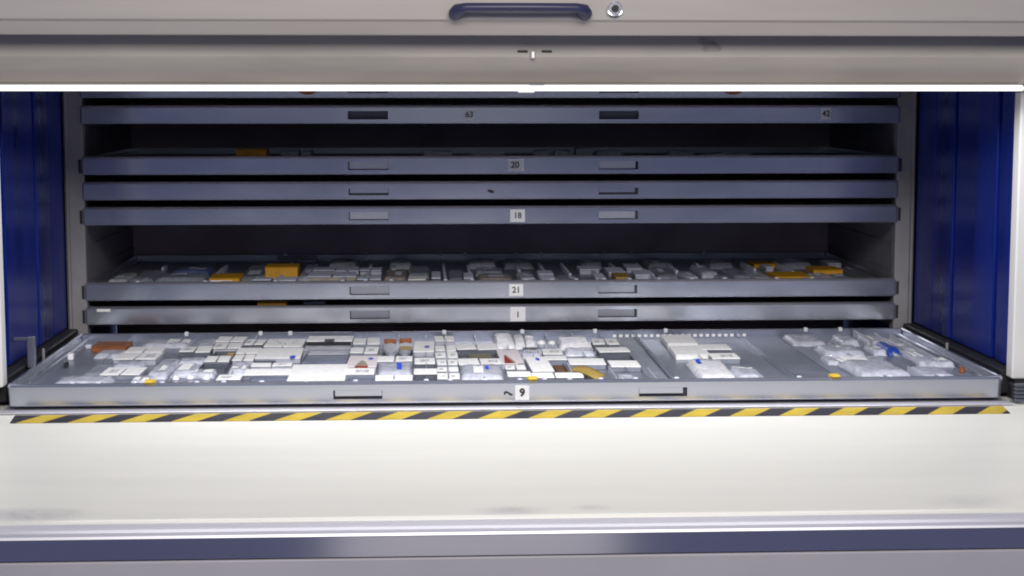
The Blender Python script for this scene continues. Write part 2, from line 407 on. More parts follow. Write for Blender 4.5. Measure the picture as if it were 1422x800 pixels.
T0 = make_tray('long metal tray drawn out to the counter, crowded with boxes and bags, number sticker 9', 0, 0, -.043, -.021, style='open', round_=.022, lean=.0030)
Z = {'63': .6634, '20': .5133, 'b': .438, '18': .3634, '21': .1386, '1': .0655}
TT = make_tray('uppermost racked tray, of which only the bottom edge shows under the strip light', .7400, RY, -.040, -.016)
TA = make_tray('racked tray with a number 63 near its middle and another sticker near its right end', Z['63'], RY, -.042, -.017, style='dark')
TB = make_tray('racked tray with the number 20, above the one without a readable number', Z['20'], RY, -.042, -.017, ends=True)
TC = make_tray('racked tray without a readable number, a dark smudge near its middle', Z['b'], RY, -.042, -.022, style='open')
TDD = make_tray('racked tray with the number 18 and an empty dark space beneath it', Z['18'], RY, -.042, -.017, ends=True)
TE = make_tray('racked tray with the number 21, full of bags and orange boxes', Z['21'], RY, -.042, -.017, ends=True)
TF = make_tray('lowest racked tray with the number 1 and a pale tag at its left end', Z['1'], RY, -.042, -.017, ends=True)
sticker(TA, -.077, -.028, .034, .036, '63', .024, 'dimpaper')
sticker(TA, .997, -.026, .032, .036, '42', .024, 'dimpaper')
sticker(TB, .063, -.028, .048, .037, '20', .026, 'dimpaper', tx=-.004)
sticker(TC, .037, -.028, .026, .026, '', 0, 'steel')
sticker(TDD, .067, -.030, .044, .038, '18', .024)
sticker(TE, .063, -.030, .042, .036, '21', .025)
sticker(TF, .068, -.030, .046, .044, '1', .024, tz=-.002)
obj('pale_tag', bx(-1.190, -1.150, -.0012, -.0003, -.0145, -.0065), 'paper', TF)
sticker(T0, .023, -.0305, .0345, .036, '9', .026, bold=.0012)
def blot(tray, pts, name='smudge'):
    bm = bmesh.new(); f = bm.faces.new([bm.verts.new((x, -.0006, z)) for x, z in pts])
    r = bmesh.ops.extrude_face_region(bm, geom=[f]); bmesh.ops.translate(bm, verts=[v for v in r['geom'] if isinstance(v, bmesh.types.BMVert)], vec=(0, .0004, 0))
    obj(name, recalc(bm), 'ink', tray)
blot(T0, [(-.022, -.034), (-.0215, -.029), (-.017, -.0265), (-.012, -.028), (-.006, -.032), (.0005, -.035), (-.003, -.0375), (-.009, -.036), (-.013, -.032), (-.017, -.031), (-.019, -.036)])
blot(TC, [(-.024, -.030), (-.022, -.026), (-.016, -.0255), (-.010, -.027), (-.003, -.031), (-.004, -.036), (-.012, -.037), (-.018, -.034)])
for x in (-.556, .714):
    bm = bmesh.new(); cyl(bm, (x, -.004, -.0345), .026, .007, 24, 'Y')
    for v in bm.verts: v.co.z = -.0345 + (v.co.z + .0345)*.42
    obj('brown_plug', bm, 'rust', TT)

# ---------------------------------------------------------------- contents
OPEN_TRAY_ITEMS = [
    ('brownbox', -1.146, -1.048, 0.673, 0.773, 'flat rust brown box at the back left corner of the open tray', {}),
    ('bag', -1.117, -1.038, 0.551, 0.646, 'small clear bag lying just in front of the flat rust brown box', {'h': 0.022}),
    ('bag', -1.134, -0.994, 0.075, 0.186, 'wide pale grey bag at the front left end of the open tray, by the rim', {'h': 0.03}),
    ('bag', -1.088, -1.001, 0.218, 0.423, 'dull grey bag behind the wide pale bag at the left end of the open tray', {'h': 0.02, 'dull': 1}),
    ('bag', -1.025, -0.885, 0.736, 0.839, 'long pale bag against back rim of the open tray, right of the rust brown box', {'h': 0.03, 'label': [(0.65, 0.5, 0.22, 0.7), (0.9, 0.5, 0.14, 0.7)]}),
    ('box', -1.038, -0.937, 0.586, 0.668, 'grey parts box with white flaps right of rust brown box, second row from the back', {'t': 2}),
    ('box', -1.042, -0.93, 0.43, 0.547, 'grey parts box with bright white flaps, third row from back at left of open tray', {'t': 2}),
    ('bag', -1.032, -0.952, 0.332, 0.419, 'creased clear bag between two white flapped boxes at the left of the open tray', {'h': 0.034}),
    ('box', -1.034, -0.935, 0.192, 0.309, 'leftmost white flapped parts box of the open tray, one row behind the front rim', {'t': 1}),
    ('cap', -1.023, -1.011, 0.073, 0.128, 'single white round cap at left front of the open tray, beside the pale grey bag', {}),
    ('bag', -0.943, -0.894, 0.068, 0.178, 'rumpled clear bag left of orange clip on the front rim, far from the trays number', {'h': 0.036, 'label': [(0.3, 0.4, 0.3, 0.5), (0.75, 0.3, 0.3, 0.4)]}),
    ('bag', -0.918, -0.866, 0.187, 0.453, 'long glossy bag running front to back left of the three white round caps', {'h': 0.038, 'label': [(0.6, 0.35, 0.3, 0.3)]}),
    ('bag', -0.878, -0.809, 0.716, 0.848, 'thin grey bag against the back rim, behind the leftmost wide white flapped box', {'h': 0.026, 'dull': 1}),
    ('box', -0.89, -0.806, 0.572, 0.668, 'wide white flapped box in front of the thin grey bag at the back rim', {'t': 0}),
    ('bag', -0.87, -0.798, 0.397, 0.474, 'small lavender grey bag left of pair of white flaps, middle row of the open tray', {'h': 0.034}),
    ('box', -0.799, -0.735, 0.394, 0.483, 'white flapped box directly in front of the dark bin holding an ochre patch', {'t': 1}),
    ('bag', -0.861, -0.798, 0.218, 0.361, 'clear bag with a white patch, behind the three white round caps', {'h': 0.038, 'label': [(0.45, 0.5, 0.45, 0.7)]}),
    ('bin', -0.801, -0.732, 0.285, 0.382, 'small dark open bin behind small low bag in the left part of the open tray', {'t': 0}),
    ('bag', -0.814, -0.749, 0.204, 0.274, 'small low bag with white patches between the dark bin and the white round caps', {'h': 0.03, 'label': [(0.2, 0.5, 0.2, 0.6), (0.7, 0.5, 0.35, 0.6)]}),
    ('cap', -0.847, -0.83, 0.096, 0.191, 'leftmost of the three white round caps standing along the front rim of the open tray', {'big': 1}),
    ('cap', -0.811, -0.793, 0.094, 0.189, 'middle one of three white round caps standing along the front rim of the open tray', {'big': 1}),
    ('cap', -0.771, -0.753, 0.092, 0.187, 'rightmost of the three white round caps standing along the front rim of the open tray', {'big': 1}),
    ('box', -0.81, -0.73, 0.755, 0.851, 'white flapped box against the back rim, hindmost of the two stacked close left of centre', {'t': 2}),
    ('box', -0.804, -0.728, 0.622, 0.727, 'white flapped box just in front of hindmost one, behind dark bin with the ochre patch', {'t': 2}),
    ('bin', -0.793, -0.729, 0.495, 0.602, 'dark open bin with an ochre scrap in its right half', {'t': 0, 'scrap': 1}),
    ('box', -0.726, -0.671, 0.403, 0.492, 'small white flapped box right of and in front of dark bin with the ochre scrap', {'t': 2}),
    ('bag', -0.719, -0.672, 0.234, 0.379, 'milky bag in front of small white flapped box, left of the long white lidded boxes', {'h': 0.04, 'label': [(0.3, 0.3, 0.4, 0.3), (0.8, 0.3, 0.2, 0.3)]}),
    ('box1', -0.733, -0.674, 0.1, 0.178, 'single white lidded box at the front rim, right of the three white round caps', {'t': 1}),
    ('box', -0.725, -0.67, 0.709, 0.81, 'small box with two separate white flaps at back rim, left of carton with printed dots', {'t': 0}),
    ('box1', -0.73, -0.669, 0.544, 0.626, 'white lidded box in front of the small two flapped one, with a yellowish front', {'t': 3}),
    ('dotbox', -0.665, -0.558, 0.669, 0.813, 'white carton with grey printed dots at back rim, left of carton with the black slot', {}),
    ('bluebox', -0.671, -0.55, 0.442, 0.621, 'broad white carton with a round blue spot at its front right corner', {}),
    ('bin', -0.669, -0.614, 0.356, 0.432, 'small dark bin tucked in front of the white carton with the round blue spot', {'t': 0}),
    ('box', -0.667, -0.561, 0.301, 0.349, 'narrow long white flapped box in front of small dark bin and the blue spotted carton', {'t': 2}),
    ('box1', -0.674, -0.557, 0.173, 0.254, 'long white lidded box in front of narrow white one, left of broadest plain white carton', {'t': 1}),
    ('greybox', -0.652, -0.557, 0.051, 0.15, 'plain blue grey box at the front rim, left of the broadest white carton', {}),
    ('slotbox', -0.553, -0.422, 0.656, 0.859, 'open carton with a white lid and a black slot at the back of the tray', {}),
    ('greybox', -0.54, -0.421, 0.404, 0.614, 'blue grey open box in front of the carton with the black slot', {'light': 1}),
    ('whitebox', -0.557, -0.415, 0.078, 0.331, 'broadest plain white carton, at the front rim in front of the blue grey open box', {}),
    ('box', -0.417, -0.342, 0.692, 0.794, 'white flapped box at back rim between the black slotted carton and the orange striped jars', {'t': 1}),
    ('box', -0.419, -0.342, 0.528, 0.622, 'white flapped box second from back between the black slotted carton and the orange striped jars', {'t': 1}),
    ('redbox', -0.418, -0.34, 0.288, 0.475, 'white carton with a small blue spot and a red brown strip along its front', {}),
    ('box1', -0.42, -0.344, 0.161, 0.241, 'white lidded box in front of the carton with the red brown strip', {'t': 1}),
    ('greybox', -0.408, -0.342, 0.04, 0.127, 'small blue grey box at the front rim behind the left grip of the open tray', {}),
    ('jar', -0.329, -0.29, 0.471, 0.761, 'grey jar with an orange lid edge, left of pair at the back of the tray', {}),
    ('jar', -0.288, -0.249, 0.469, 0.758, 'grey jar with an orange band around its middle, right of pair at back of tray', {'band': 1}),
    ('box', -0.34, -0.247, 0.369, 0.445, 'white flapped box directly in front of the two grey jars with orange edges', {'t': 1}),
    ('bag', -0.337, -0.246, 0.167, 0.357, 'clear bag with a large bright blue blotch, in front of the two jars', {'h': 0.042, 'blue': (0.62, 0.5, 0.14, 0.6)}),
    ('box', -0.338, -0.245, 0.067, 0.139, 'white flapped box at front rim, in front of the bag with the large blue blotch', {'t': 1}),
    ('bluebox', -0.244, -0.188, 0.539, 0.741, 'small white carton with a dark blue spot, right of the two jars', {'small': 1}),
    ('box1', -0.241, -0.188, 0.34, 0.428, 'white lidded box in middle of the column in front of the dark blue spotted carton', {'t': 0}),
    ('box1', -0.242, -0.184, 0.152, 0.244, 'white lidded box nearest front rim in column in front of the dark blue spotted carton', {'t': 0}),
    ('box', -0.185, -0.129, 0.752, 0.841, 'hindmost of the six small white flapped boxes in one column at the tray centre', {'t': 2}),
    ('box', -0.184, -0.127, 0.549, 0.638, 'second from back of six small white flapped boxes in one column at the tray centre', {'t': 1}),
    ('box', -0.185, -0.125, 0.425, 0.509, 'third from back of six small white flapped boxes in one column at the tray centre', {'t': 2}),
    ('box', -0.182, -0.128, 0.307, 0.374, 'third from front rim of six small white flapped boxes in one column at tray centre', {'t': 1}),
    ('box', -0.182, -0.128, 0.2, 0.265, 'second from front rim of six small white flapped boxes in one column at tray centre', {'t': 2}),
    ('box', -0.183, -0.127, 0.082, 0.154, 'nearest to front rim of six small white boxes in one column at the tray centre', {'t': 1}),
    ('box', -0.126, -0.012, 0.579, 0.676, 'wide white flapped box right of the column of six, second row from the back', {'t': 0}),
    ('bin', -0.123, -0.017, 0.42, 0.551, 'wide dark bin with a greenish scrap, right of the column of six boxes', {'t': 0, 'scrap': 2}),
    ('box', -0.126, -0.012, 0.32, 0.407, 'wide white flapped box in front of the wide dark bin with the greenish scrap', {'t': 1}),
    ('bag', -0.125, -0.013, 0.111, 0.308, 'wide clear bag with a white slip and a blue mark, behind the tray number sticker', {'h': 0.042, 'blue': (0.62, 0.6, 0.08, 0.28), 'label': [(0.42, 0.45, 0.22, 0.6)]}),
    ('bag', -0.014, 0.043, 0.672, 0.863, 'puffy white bag at the back rim, left of the three above the dark red corner', {'h': 0.05, 'white': 1}),
    ('bag', 0.043, 0.074, 0.669, 0.86, 'puffy white bag at back rim, middle one of the three above the dark red corner', {'h': 0.048, 'white': 1}),
    ('bag', 0.074, 0.104, 0.668, 0.843, 'puffy white bag at the back rim, right of the three and behind the brown scrap', {'h': 0.046, 'white': 1}),
    ('bin', 0.061, 0.099, 0.564, 0.64, 'tiny dark bin with a brown scrap in front of the puffy white bags', {'t': 0, 'scrap': 3}),
    ('tribox', -0.014, 0.045, 0.316, 0.56, 'pinkish white carton with a dark red triangle at its front left', {}),
    ('box', -0.005, 0.047, 0.226, 0.291, 'small white flapped box just in front of the carton with the dark red triangle', {'t': 1}),
    ('box1', -0.006, 0.052, 0.1, 0.173, 'white lidded box behind the orange clip nearest the number sticker', {'t': 1}),
    ('bag', 0.05, 0.103, 0.477, 0.557, 'small pale bag behind the long white sheet with the blue mark', {'h': 0.04}),
    ('bluebox', 0.057, 0.113, 0.182, 0.424, 'long narrow white sheet topped box with a blue mark at its far end', {'sheet': 1}),
    ('box1', 0.055, 0.109, 0.092, 0.159, 'white lidded box at the front rim in front of the long white sheet topped box', {'t': 1}),
    ('cap', 0.108, 0.131, 0.666, 0.767, 'left one of two white oval caps at back of tray, right of puffy white bags', {'big': 1}),
    ('cap', 0.139, 0.159, 0.664, 0.765, 'right one of two white oval caps at back of tray, right of puffy white bags', {'big': 1}),
    ('box1', 0.11, 0.163, 0.487, 0.568, 'white lidded box behind another alike, right of the blue marked sheet topped box', {'t': 1}),
    ('box1', 0.11, 0.166, 0.378, 0.448, 'white lidded box behind the purple grey bin, right of the blue marked sheet topped box', {'t': 1}),
    ('bin', 0.109, 0.155, 0.18, 0.346, 'purple grey open bin with a small brown object inside', {'t': 3, 'scrap': 3}),
    ('box1', 0.114, 0.183, 0.083, 0.155, 'wide white lidded box at the front rim, left of the ochre strip', {'t': 1}),
    ('bag', 0.166, 0.262, 0.647, 0.806, 'puffy white bag with dark edge marks at the back, right of the two oval caps', {'h': 0.05, 'white': 1}),
    ('bag', 0.172, 0.256, 0.523, 0.605, 'pale flat bag in front of the puffy white bag with dark edge marks', {'h': 0.035}),
    ('box', 0.265, 0.339, 0.657, 0.757, 'white flapped box at the back rim at the right end of the crowded half', {'t': 0}),
    ('box1', 0.264, 0.349, 0.505, 0.586, 'long white lidded box in front of the rightmost flapped box at the back rim', {'t': 0}),
    ('bin', 0.268, 0.349, 0.375, 0.478, 'dark open bin between two long white lidded boxes at right end of the crowded half', {'t': 0}),
    ('box1', 0.166, 0.261, 0.294, 0.38, 'long white lidded box behind the ochre strip', {'t': 1}),
    ('strip', 0.162, 0.228, 0.053, 0.257, 'curved ochre strip lying diagonally in its compartment at the front rim', {}),
    ('box1', 0.27, 0.347, 0.252, 0.343, 'long white lidded box beside the first empty bay, the rightmost of the crowded half', {'t': 1}),
    ('bag', 0.271, 0.314, 0.048, 0.136, 'small pale bag in the compartment beside the first empty bay at the front rim', {'h': 0.03}),
    ('whitebox', 0.476, 0.562, 0.652, 0.828, 'white carton at the back rim between the two empty bays, with nothing on it', {}),
    ('whitebox', 0.47, 0.565, 0.448, 0.623, 'white carton in front of the hindmost one, between the two empty bays', {}),
    ('box1', 0.557, 0.638, 0.544, 0.633, 'narrow white lidded box right of the second white carton between the empty bays', {'t': 0}),
    ('box1', 0.556, 0.63, 0.373, 0.456, 'narrow white lidded box in front of the other narrow one, beside the second empty bay', {'t': 1}),
    ('bag', 0.478, 0.572, 0.058, 0.374, 'white bag with a bright blue mark at the front rim between the two empty bays', {'h': 0.044, 'white': 1, 'blue': (0.25, 0.72, 0.12, 0.22)}),
    ('bag', 0.572, 0.637, 0.076, 0.235, 'see through bag with a white folded edge at front left of the second empty bay', {'h': 0.035, 'label': [(0.5, 0.9, 0.8, 0.18)]}),
    ('bag', 0.842, 0.942, 0.683, 0.862, 'flat clear bag at the back rim, at the right edge of the second empty bay', {'h': 0.02}),
    ('bag', 0.881, 1.0, 0.459, 0.621, 'pale bag with two white dots, right of the second empty bay', {'h': 0.04, 'label': [(0.5, 0.6, 0.08, 0.2), (0.65, 0.35, 0.08, 0.2)]}),
    ('bag', 0.886, 1.023, 0.091, 0.401, 'large pale bag with a bright white folded edge at right end of the open tray', {'h': 0.042, 'label': [(0.3, 0.8, 0.55, 0.22)]}),
    ('bag', 0.982, 1.036, 0.677, 0.825, 'slim clear bag at back rim right of flat clear one, left of the blue pouch', {'h': 0.03}),
    ('bag', 1.065, 1.123, 0.658, 0.82, 'slim clear bag directly behind the blue pouch', {'h': 0.03}),
    ('pouch', 1.064, 1.098, 0.478, 0.642, 'small blue pouch near the back right corner of the open tray', {}),
    ('bag', 1.109, 1.151, 0.502, 0.668, 'small shiny bag touching the right side of the blue pouch', {'h': 0.035, 'label': [(0.4, 0.6, 0.4, 0.3)]}),
    ('bag', 1.095, 1.148, 0.283, 0.5, 'crumpled bag with a white tip near the right side wall of the open tray', {'h': 0.035, 'label': [(0.4, 0.6, 0.5, 0.4)]}),
    ('bag', 1.048, 1.132, 0.084, 0.245, 'thin clear bag at the front right, left of the small orange dot', {'h': 0.02}),
    ('dot', 1.169, 1.187, 0.148, 0.242, 'small orange brown plug lying at the right front corner of the open tray', {}),
    ('bag', 1.026, 1.064, 0.493, 0.616, 'tiny flat packet left of the blue pouch, right of the bag with two white dots', {'h': 0.034, 'label': [(0.5, 0.5, 0.5, 0.4)]}),
    ('bag', 0.859, 0.894, 0.333, 0.434, 'tiny clear packet at left edge of large pale bag, right of the second empty bay', {'h': 0.02}),
    ('bag', 1.135, 1.189, 0.281, 0.393, 'flat clear packet close to the right side wall of the open tray', {'h': 0.026, 'label': [(0.5, 0.5, 0.5, 0.4)]}),
    ('bag', 1.056, 1.09, 0.674, 0.821, 'narrow pale packet between the two slim clear bags at the back rim', {'h': 0.03, 'label': [(0.5, 0.5, 0.6, 0.5)]}),
]

TRAY_21_ITEMS = [
    ('bag', -1.188, -1.131, 0.182, 0.402, 'leftmost small clear bag in tray 21', {'h': 0.02}),
    ('bag', -1.129, -1.054, 0.2, 0.514, 'second clear bag from the left end, beside a bare patch in tray 21', {'h': 0.02, 'dull': 1}),
    ('bag', -1.053, -0.889, 0.194, 0.346, 'long pale bag left of the smaller orange box in tray 21', {'h': 0.034}),
    ('bag', -1.025, -0.906, 0.401, 0.603, 'blue grey bag behind the long pale bag in tray 21', {'h': 0.036, 'bluebag': 1}),
    ('orange', -0.872, -0.78, 0.123, 0.272, 'smaller orange box with a white and red slip on its front in tray 21', {'hh': 0.004, 'slip': 1}),
    ('bag', -0.788, -0.711, 0.182, 0.568, 'creased pale bag between the two orange boxes at the left in tray 21', {'h': 0.04}),
    ('orange', -0.715, -0.613, 0.274, 0.386, 'tallest orange box, standing proud of the other contents of tray 21', {'hh': 0.024}),
    ('box1', -0.736, -0.683, 0.117, 0.201, 'low pale box in front of tallest orange box, left one of two in tray 21', {'t': 2, 'pale': 1}),
    ('box1', -0.674, -0.606, 0.114, 0.198, 'low pale box in front of tallest orange box, right one of two in tray 21', {'t': 2, 'pale': 1}),
    ('box', -0.723, -0.584, 0.813, 0.962, 'pale flapped box far back behind the tallest orange box in tray 21', {'t': 2, 'pale': 1}),
    ('bag', -0.606, -0.568, 0.173, 0.632, 'narrow clear bag touching the right side of the tallest orange box in tray 21', {'h': 0.04}),
    ('box', -0.578, -0.425, 0.4, 0.517, 'long pale flapped box right of the tallest orange box, rear row in tray 21', {'t': 2, 'pale': 1}),
    ('box', -0.577, -0.427, 0.201, 0.321, 'long pale flapped box right of the tallest orange box, nearer the rim in tray 21', {'t': 3, 'pale': 1}),
    ('box', -0.42, -0.351, 0.382, 0.475, 'short pale flapped box above the left grip, rear row in tray 21', {'t': 2, 'pale': 1}),
    ('box', -0.421, -0.347, 0.111, 0.206, 'short pale flapped box above the left grip, against the front rim in tray 21', {'t': 3, 'pale': 1}),
    ('bag', -0.339, -0.268, 0.159, 0.424, 'brownish bag left of the brightest white box in tray 21', {'h': 0.034, 'brown': 1}),
    ('bag', -0.266, -0.196, 0.262, 0.563, 'dull grey bag behind the brightest white box in tray 21', {'h': 0.036, 'dull': 1}),
    ('box1', -0.261, -0.208, 0.103, 0.219, 'brightest white lidded box left of the first bare divider in tray 21', {'t': 3}),
    ('bag', -0.136, -0.089, 0.149, 0.46, 'dim bag between the two leftmost bare dividers in tray 21', {'h': 0.02, 'dull': 1}),
    ('bag', -0.05, 0.042, 0.34, 0.479, 'flat bag behind the brown flecked one, left of the number sticker in tray 21', {'h': 0.034}),
    ('bag', -0.048, 0.065, 0.121, 0.294, 'brown flecked bag against the rim just left of the number sticker in tray 21', {'h': 0.03, 'brown': 1}),
    ('bag', 0.081, 0.132, 0.116, 0.356, 'clear bag right above the number sticker in tray 21', {'h': 0.034}),
    ('box1', 0.147, 0.193, 0.241, 0.33, 'small pale lidded box between the number sticker and the slanting divider in tray 21', {'t': 2, 'pale': 1}),
    ('bag', 0.199, 0.27, 0.089, 0.237, 'low bag at foot of the slanting divider, left of the right grip in tray 21', {'h': 0.025}),
    ('box1', 0.289, 0.352, 0.368, 0.485, 'pale lidded box left of the ochre scrap, rear row in tray 21', {'t': 2, 'pale': 1}),
    ('box1', 0.318, 0.349, 0.125, 0.254, 'small pale lidded box left of the ochre scrap, at the rim in tray 21', {'t': 2, 'pale': 1}),
    ('box1', 0.374, 0.428, 0.296, 0.422, 'pale lidded box just behind the ochre scrap in tray 21', {'t': 2, 'pale': 1}),
    ('brownbox', 0.38, 0.423, 0.122, 0.273, 'ochre scrap of card above the right grip in tray 21', {'ochre': 1}),
    ('box1', 0.448, 0.5, 0.407, 0.55, 'pale lidded box at the rear, right of the ochre scrap in tray 21', {'t': 2, 'pale': 1}),
    ('box1', 0.452, 0.512, 0.214, 0.336, 'pale lidded box nearer the rim, right of the ochre scrap in tray 21', {'t': 2, 'pale': 1}),
    ('bag', 0.517, 0.585, 0.157, 0.471, 'slanting pale bag right of the right grip in tray 21', {'h': 0.04}),
    ('bag', 0.597, 0.642, 0.132, 0.328, 'small clear bag left of the two parallel clear ones in tray 21', {'h': 0.034}),
    ('bag', 0.668, 0.723, 0.236, 0.536, 'clear bag rearmost of the two parallel ones in tray 21', {'h': 0.04}),
    ('bag', 0.694, 0.743, 0.064, 0.211, 'low bag at the rim, frontmost of the two parallel ones in tray 21', {'h': 0.03}),
    ('bag', 0.757, 0.812, 0.144, 0.435, 'grey bag left of the low orange tray boxes in tray 21', {'h': 0.034, 'dull': 1}),
    ('orange', 0.89, 0.963, 0.539, 0.639, 'rearmost small orange box in the right part of tray 21', {'hh': -0.002}),
    ('orange', 0.881, 0.994, 0.126, 0.289, 'widest orange box, at the rim in the right part of tray 21', {'hh': 0.0}),
    ('orange', 1.042, 1.138, 0.317, 0.444, 'orange box overlapping the right end of the widest orange one in tray 21', {'hh': 0.0}),
    ('bag', 0.997, 1.064, 0.089, 0.261, 'pale bag in front of the rightmost orange box in tray 21', {'h': 0.03}),
    ('bag', 1.066, 1.116, 0.086, 0.236, 'rightmost small pale bag in tray 21', {'h': 0.025}),
    ('bag', 0.812, 0.871, 0.099, 0.362, 'thin clear bag touching the left side of the widest orange box in tray 21', {'h': 0.025}),
    ('bag', -0.535, -0.439, 0.588, 0.753, 'dim bag in the rearmost row behind the long pale flapped boxes in tray 21', {'h': 0.05}),
    ('bag', -0.331, -0.254, 0.578, 0.742, 'dim bag in the rearmost row behind the brownish bag in tray 21', {'h': 0.05}),
    ('bag', -0.067, 0.029, 0.564, 0.727, 'dim bag in rearmost row behind flat bag left of the number sticker in tray 21', {'h': 0.05}),
    ('bag', 0.053, 0.154, 0.558, 0.721, 'dim bag in the rearmost row straight behind the number sticker in tray 21', {'h': 0.05}),
    ('bag', 0.312, 0.384, 0.545, 0.708, 'dim bag in the rearmost row, left of and behind the right grip in tray 21', {'h': 0.05}),
    ('bag', 0.533, 0.62, 0.533, 0.696, 'dim bag in the rearmost row behind the slanting pale bag in tray 21', {'h': 0.05}),
    ('bag', 0.737, 0.821, 0.522, 0.685, 'dim bag in the rearmost row left of the small rear orange box in tray 21', {'h': 0.05}),
    ('bag', 0.977, 1.086, 0.509, 0.671, 'dim bag in the rearmost row right of the small rear orange box in tray 21', {'h': 0.05}),
    ('box1', 0.145, 0.189, 0.082, 0.198, 'tiny pale lidded box at the rim, right of the number sticker in tray 21', {'t': 2, 'pale': 1}),
    ('box1', 0.496, 0.545, 0.053, 0.115, 'tiny pale lidded box at the rim under the slanting pale bag in tray 21', {'t': 2, 'pale': 1}),
    ('box1', -0.19, -0.163, 0.131, 0.371, 'narrow pale lidded box right of the brightest white box in tray 21', {'t': 2, 'pale': 1}),
    ('box1', -0.09, -0.061, 0.126, 0.298, 'narrow pale lidded box left of the brown flecked bag in tray 21', {'t': 2, 'pale': 1}),
    ('box1', 0.905, 0.929, 0.407, 0.514, 'tiny pale lidded box in front of the rearmost orange box in tray 21', {'t': 2, 'pale': 1}),
    ('box1', 1.142, 1.186, 0.539, 0.664, 'small pale lidded box behind the rightmost orange box in tray 21', {'t': 2, 'pale': 1}),
]

TRAY_20_ITEMS = [
    ('orange', -0.779, -0.687, 0.1, 0.18, 'orange box, the only orange thing in tray 20', {'top': 0.0174}),
    ('box1', -0.656, -0.6, 0.22, 0.3, 'pale lidded box right of the orange one in tray 20', {'pale': 1, 't': 2, 'top': 0.0111}),
    ('box1', -0.591, -0.56, 0.22, 0.3, 'tiny pale lidded box, second right of the orange one in tray 20', {'pale': 1, 't': 2, 'top': 0.0088}),
    ('box1', -0.215, -0.128, 0.09, 0.17, 'long pale lidded box midway between left grip and number sticker in tray 20', {'pale': 1, 't': 2, 'top': 0.008}),
    ('box1', -0.068, 0.031, 0.09, 0.17, 'dim pale box just left of the number sticker in tray 20', {'pale': 1, 't': 2, 'top': 0.0056}),
    ('bag', 0.128, 0.184, 0.2, 0.28, 'pale bag right of the number sticker in tray 20', {'top': 0.0105}),
    ('bag', 0.189, 0.254, 0.2, 0.28, 'pale bag second to the right of the number sticker in tray 20', {'top': 0.0104}),
    ('box1', 0.261, 0.313, 0.2, 0.28, 'brightest lidded box left of the right grip in tray 20', {'pale': 1, 't': 2, 'top': 0.0125}),
    ('bag', 0.322, 0.42, 0.24, 0.32, 'long pale bag right above the right grip in tray 20', {'top': 0.0088}),
    ('bag', 0.556, 0.65, 0.28, 0.36, 'dim bag right of the right grip in tray 20', {'top': 0.0049}),
    ('bag', 0.641, 0.809, 0.1, 0.18, 'long dim bag at the right end in tray 20', {'top': 0.0039}),
]

TRAY_1_ITEMS = [
    ('orange', -0.72, -0.632, 0.06, 0.14, 'low orange box peeping over the rim of the tray numbered 1', {'top': 0.0058}),
    ('box1', -0.583, -0.517, 0.1, 0.18, 'pale lidded box peeping over the rim of the tray numbered 1', {'pale': 1, 't': 0, 'top': -0.0031}),
]


GROUP = {'bag': 'plastic bags lying in the trays', 'box': 'small parts boxes in the trays', 'bin': 'small open bins in the open tray', 'cap': 'small white caps in the open tray', 'orange': 'orange boxes in the racked trays', 'carton': 'white cartons in the open tray'}
def pillow(w, d, h, seed, n=11):
    def hf(u, v):
        e = max(0., 1 - abs(2*u - 1)**12)*max(0., 1 - abs(2*v - 1)**12)
        q = noise.noise(Vector((u*w*26 + seed, v*d*14, seed*.37)))*.30 + noise.noise(Vector((u*w*75, v*d*40 + seed, 3.1)))*.22
        rid = abs(noise.noise(Vector((u*w*38 - seed, v*d*22 + 9, 5.3))))*.35
        return .0022 + h*e**.6*(.86 + q*.5 - rid*.4)
    return hf
def rnd_outline(u, v, seed, w, d):
    du = noise.noise(Vector((v*3 + seed, 1.7, 0)))*.014; dv = noise.noise(Vector((u*3 - seed, 7.7, 0)))*.014
    return u + du*(abs(2*u - 1)), v + dv*(abs(2*v - 1))
def patch(hf, w, d, u0, u1, v0, v1, seed, off, n=6):
    bm = bmesh.new(); G = []
    for j in range(n):
        for i in range(n):
            u = u0 + (u1-u0)*i/(n-1); v = v0 + (v1-v0)*j/(n-1)
            a, b = rnd_outline(u, v, seed, w, d)
            G.append(bm.verts.new(((a-.5)*w, (b-.5)*d, hf(u, v) + off)))
    for j in range(n-1):
        for i in range(n-1):
            bm.faces.new((G[j*n+i], G[j*n+i+1], G[(j+1)*n+i+1], G[(j+1)*n+i]))
    return bm
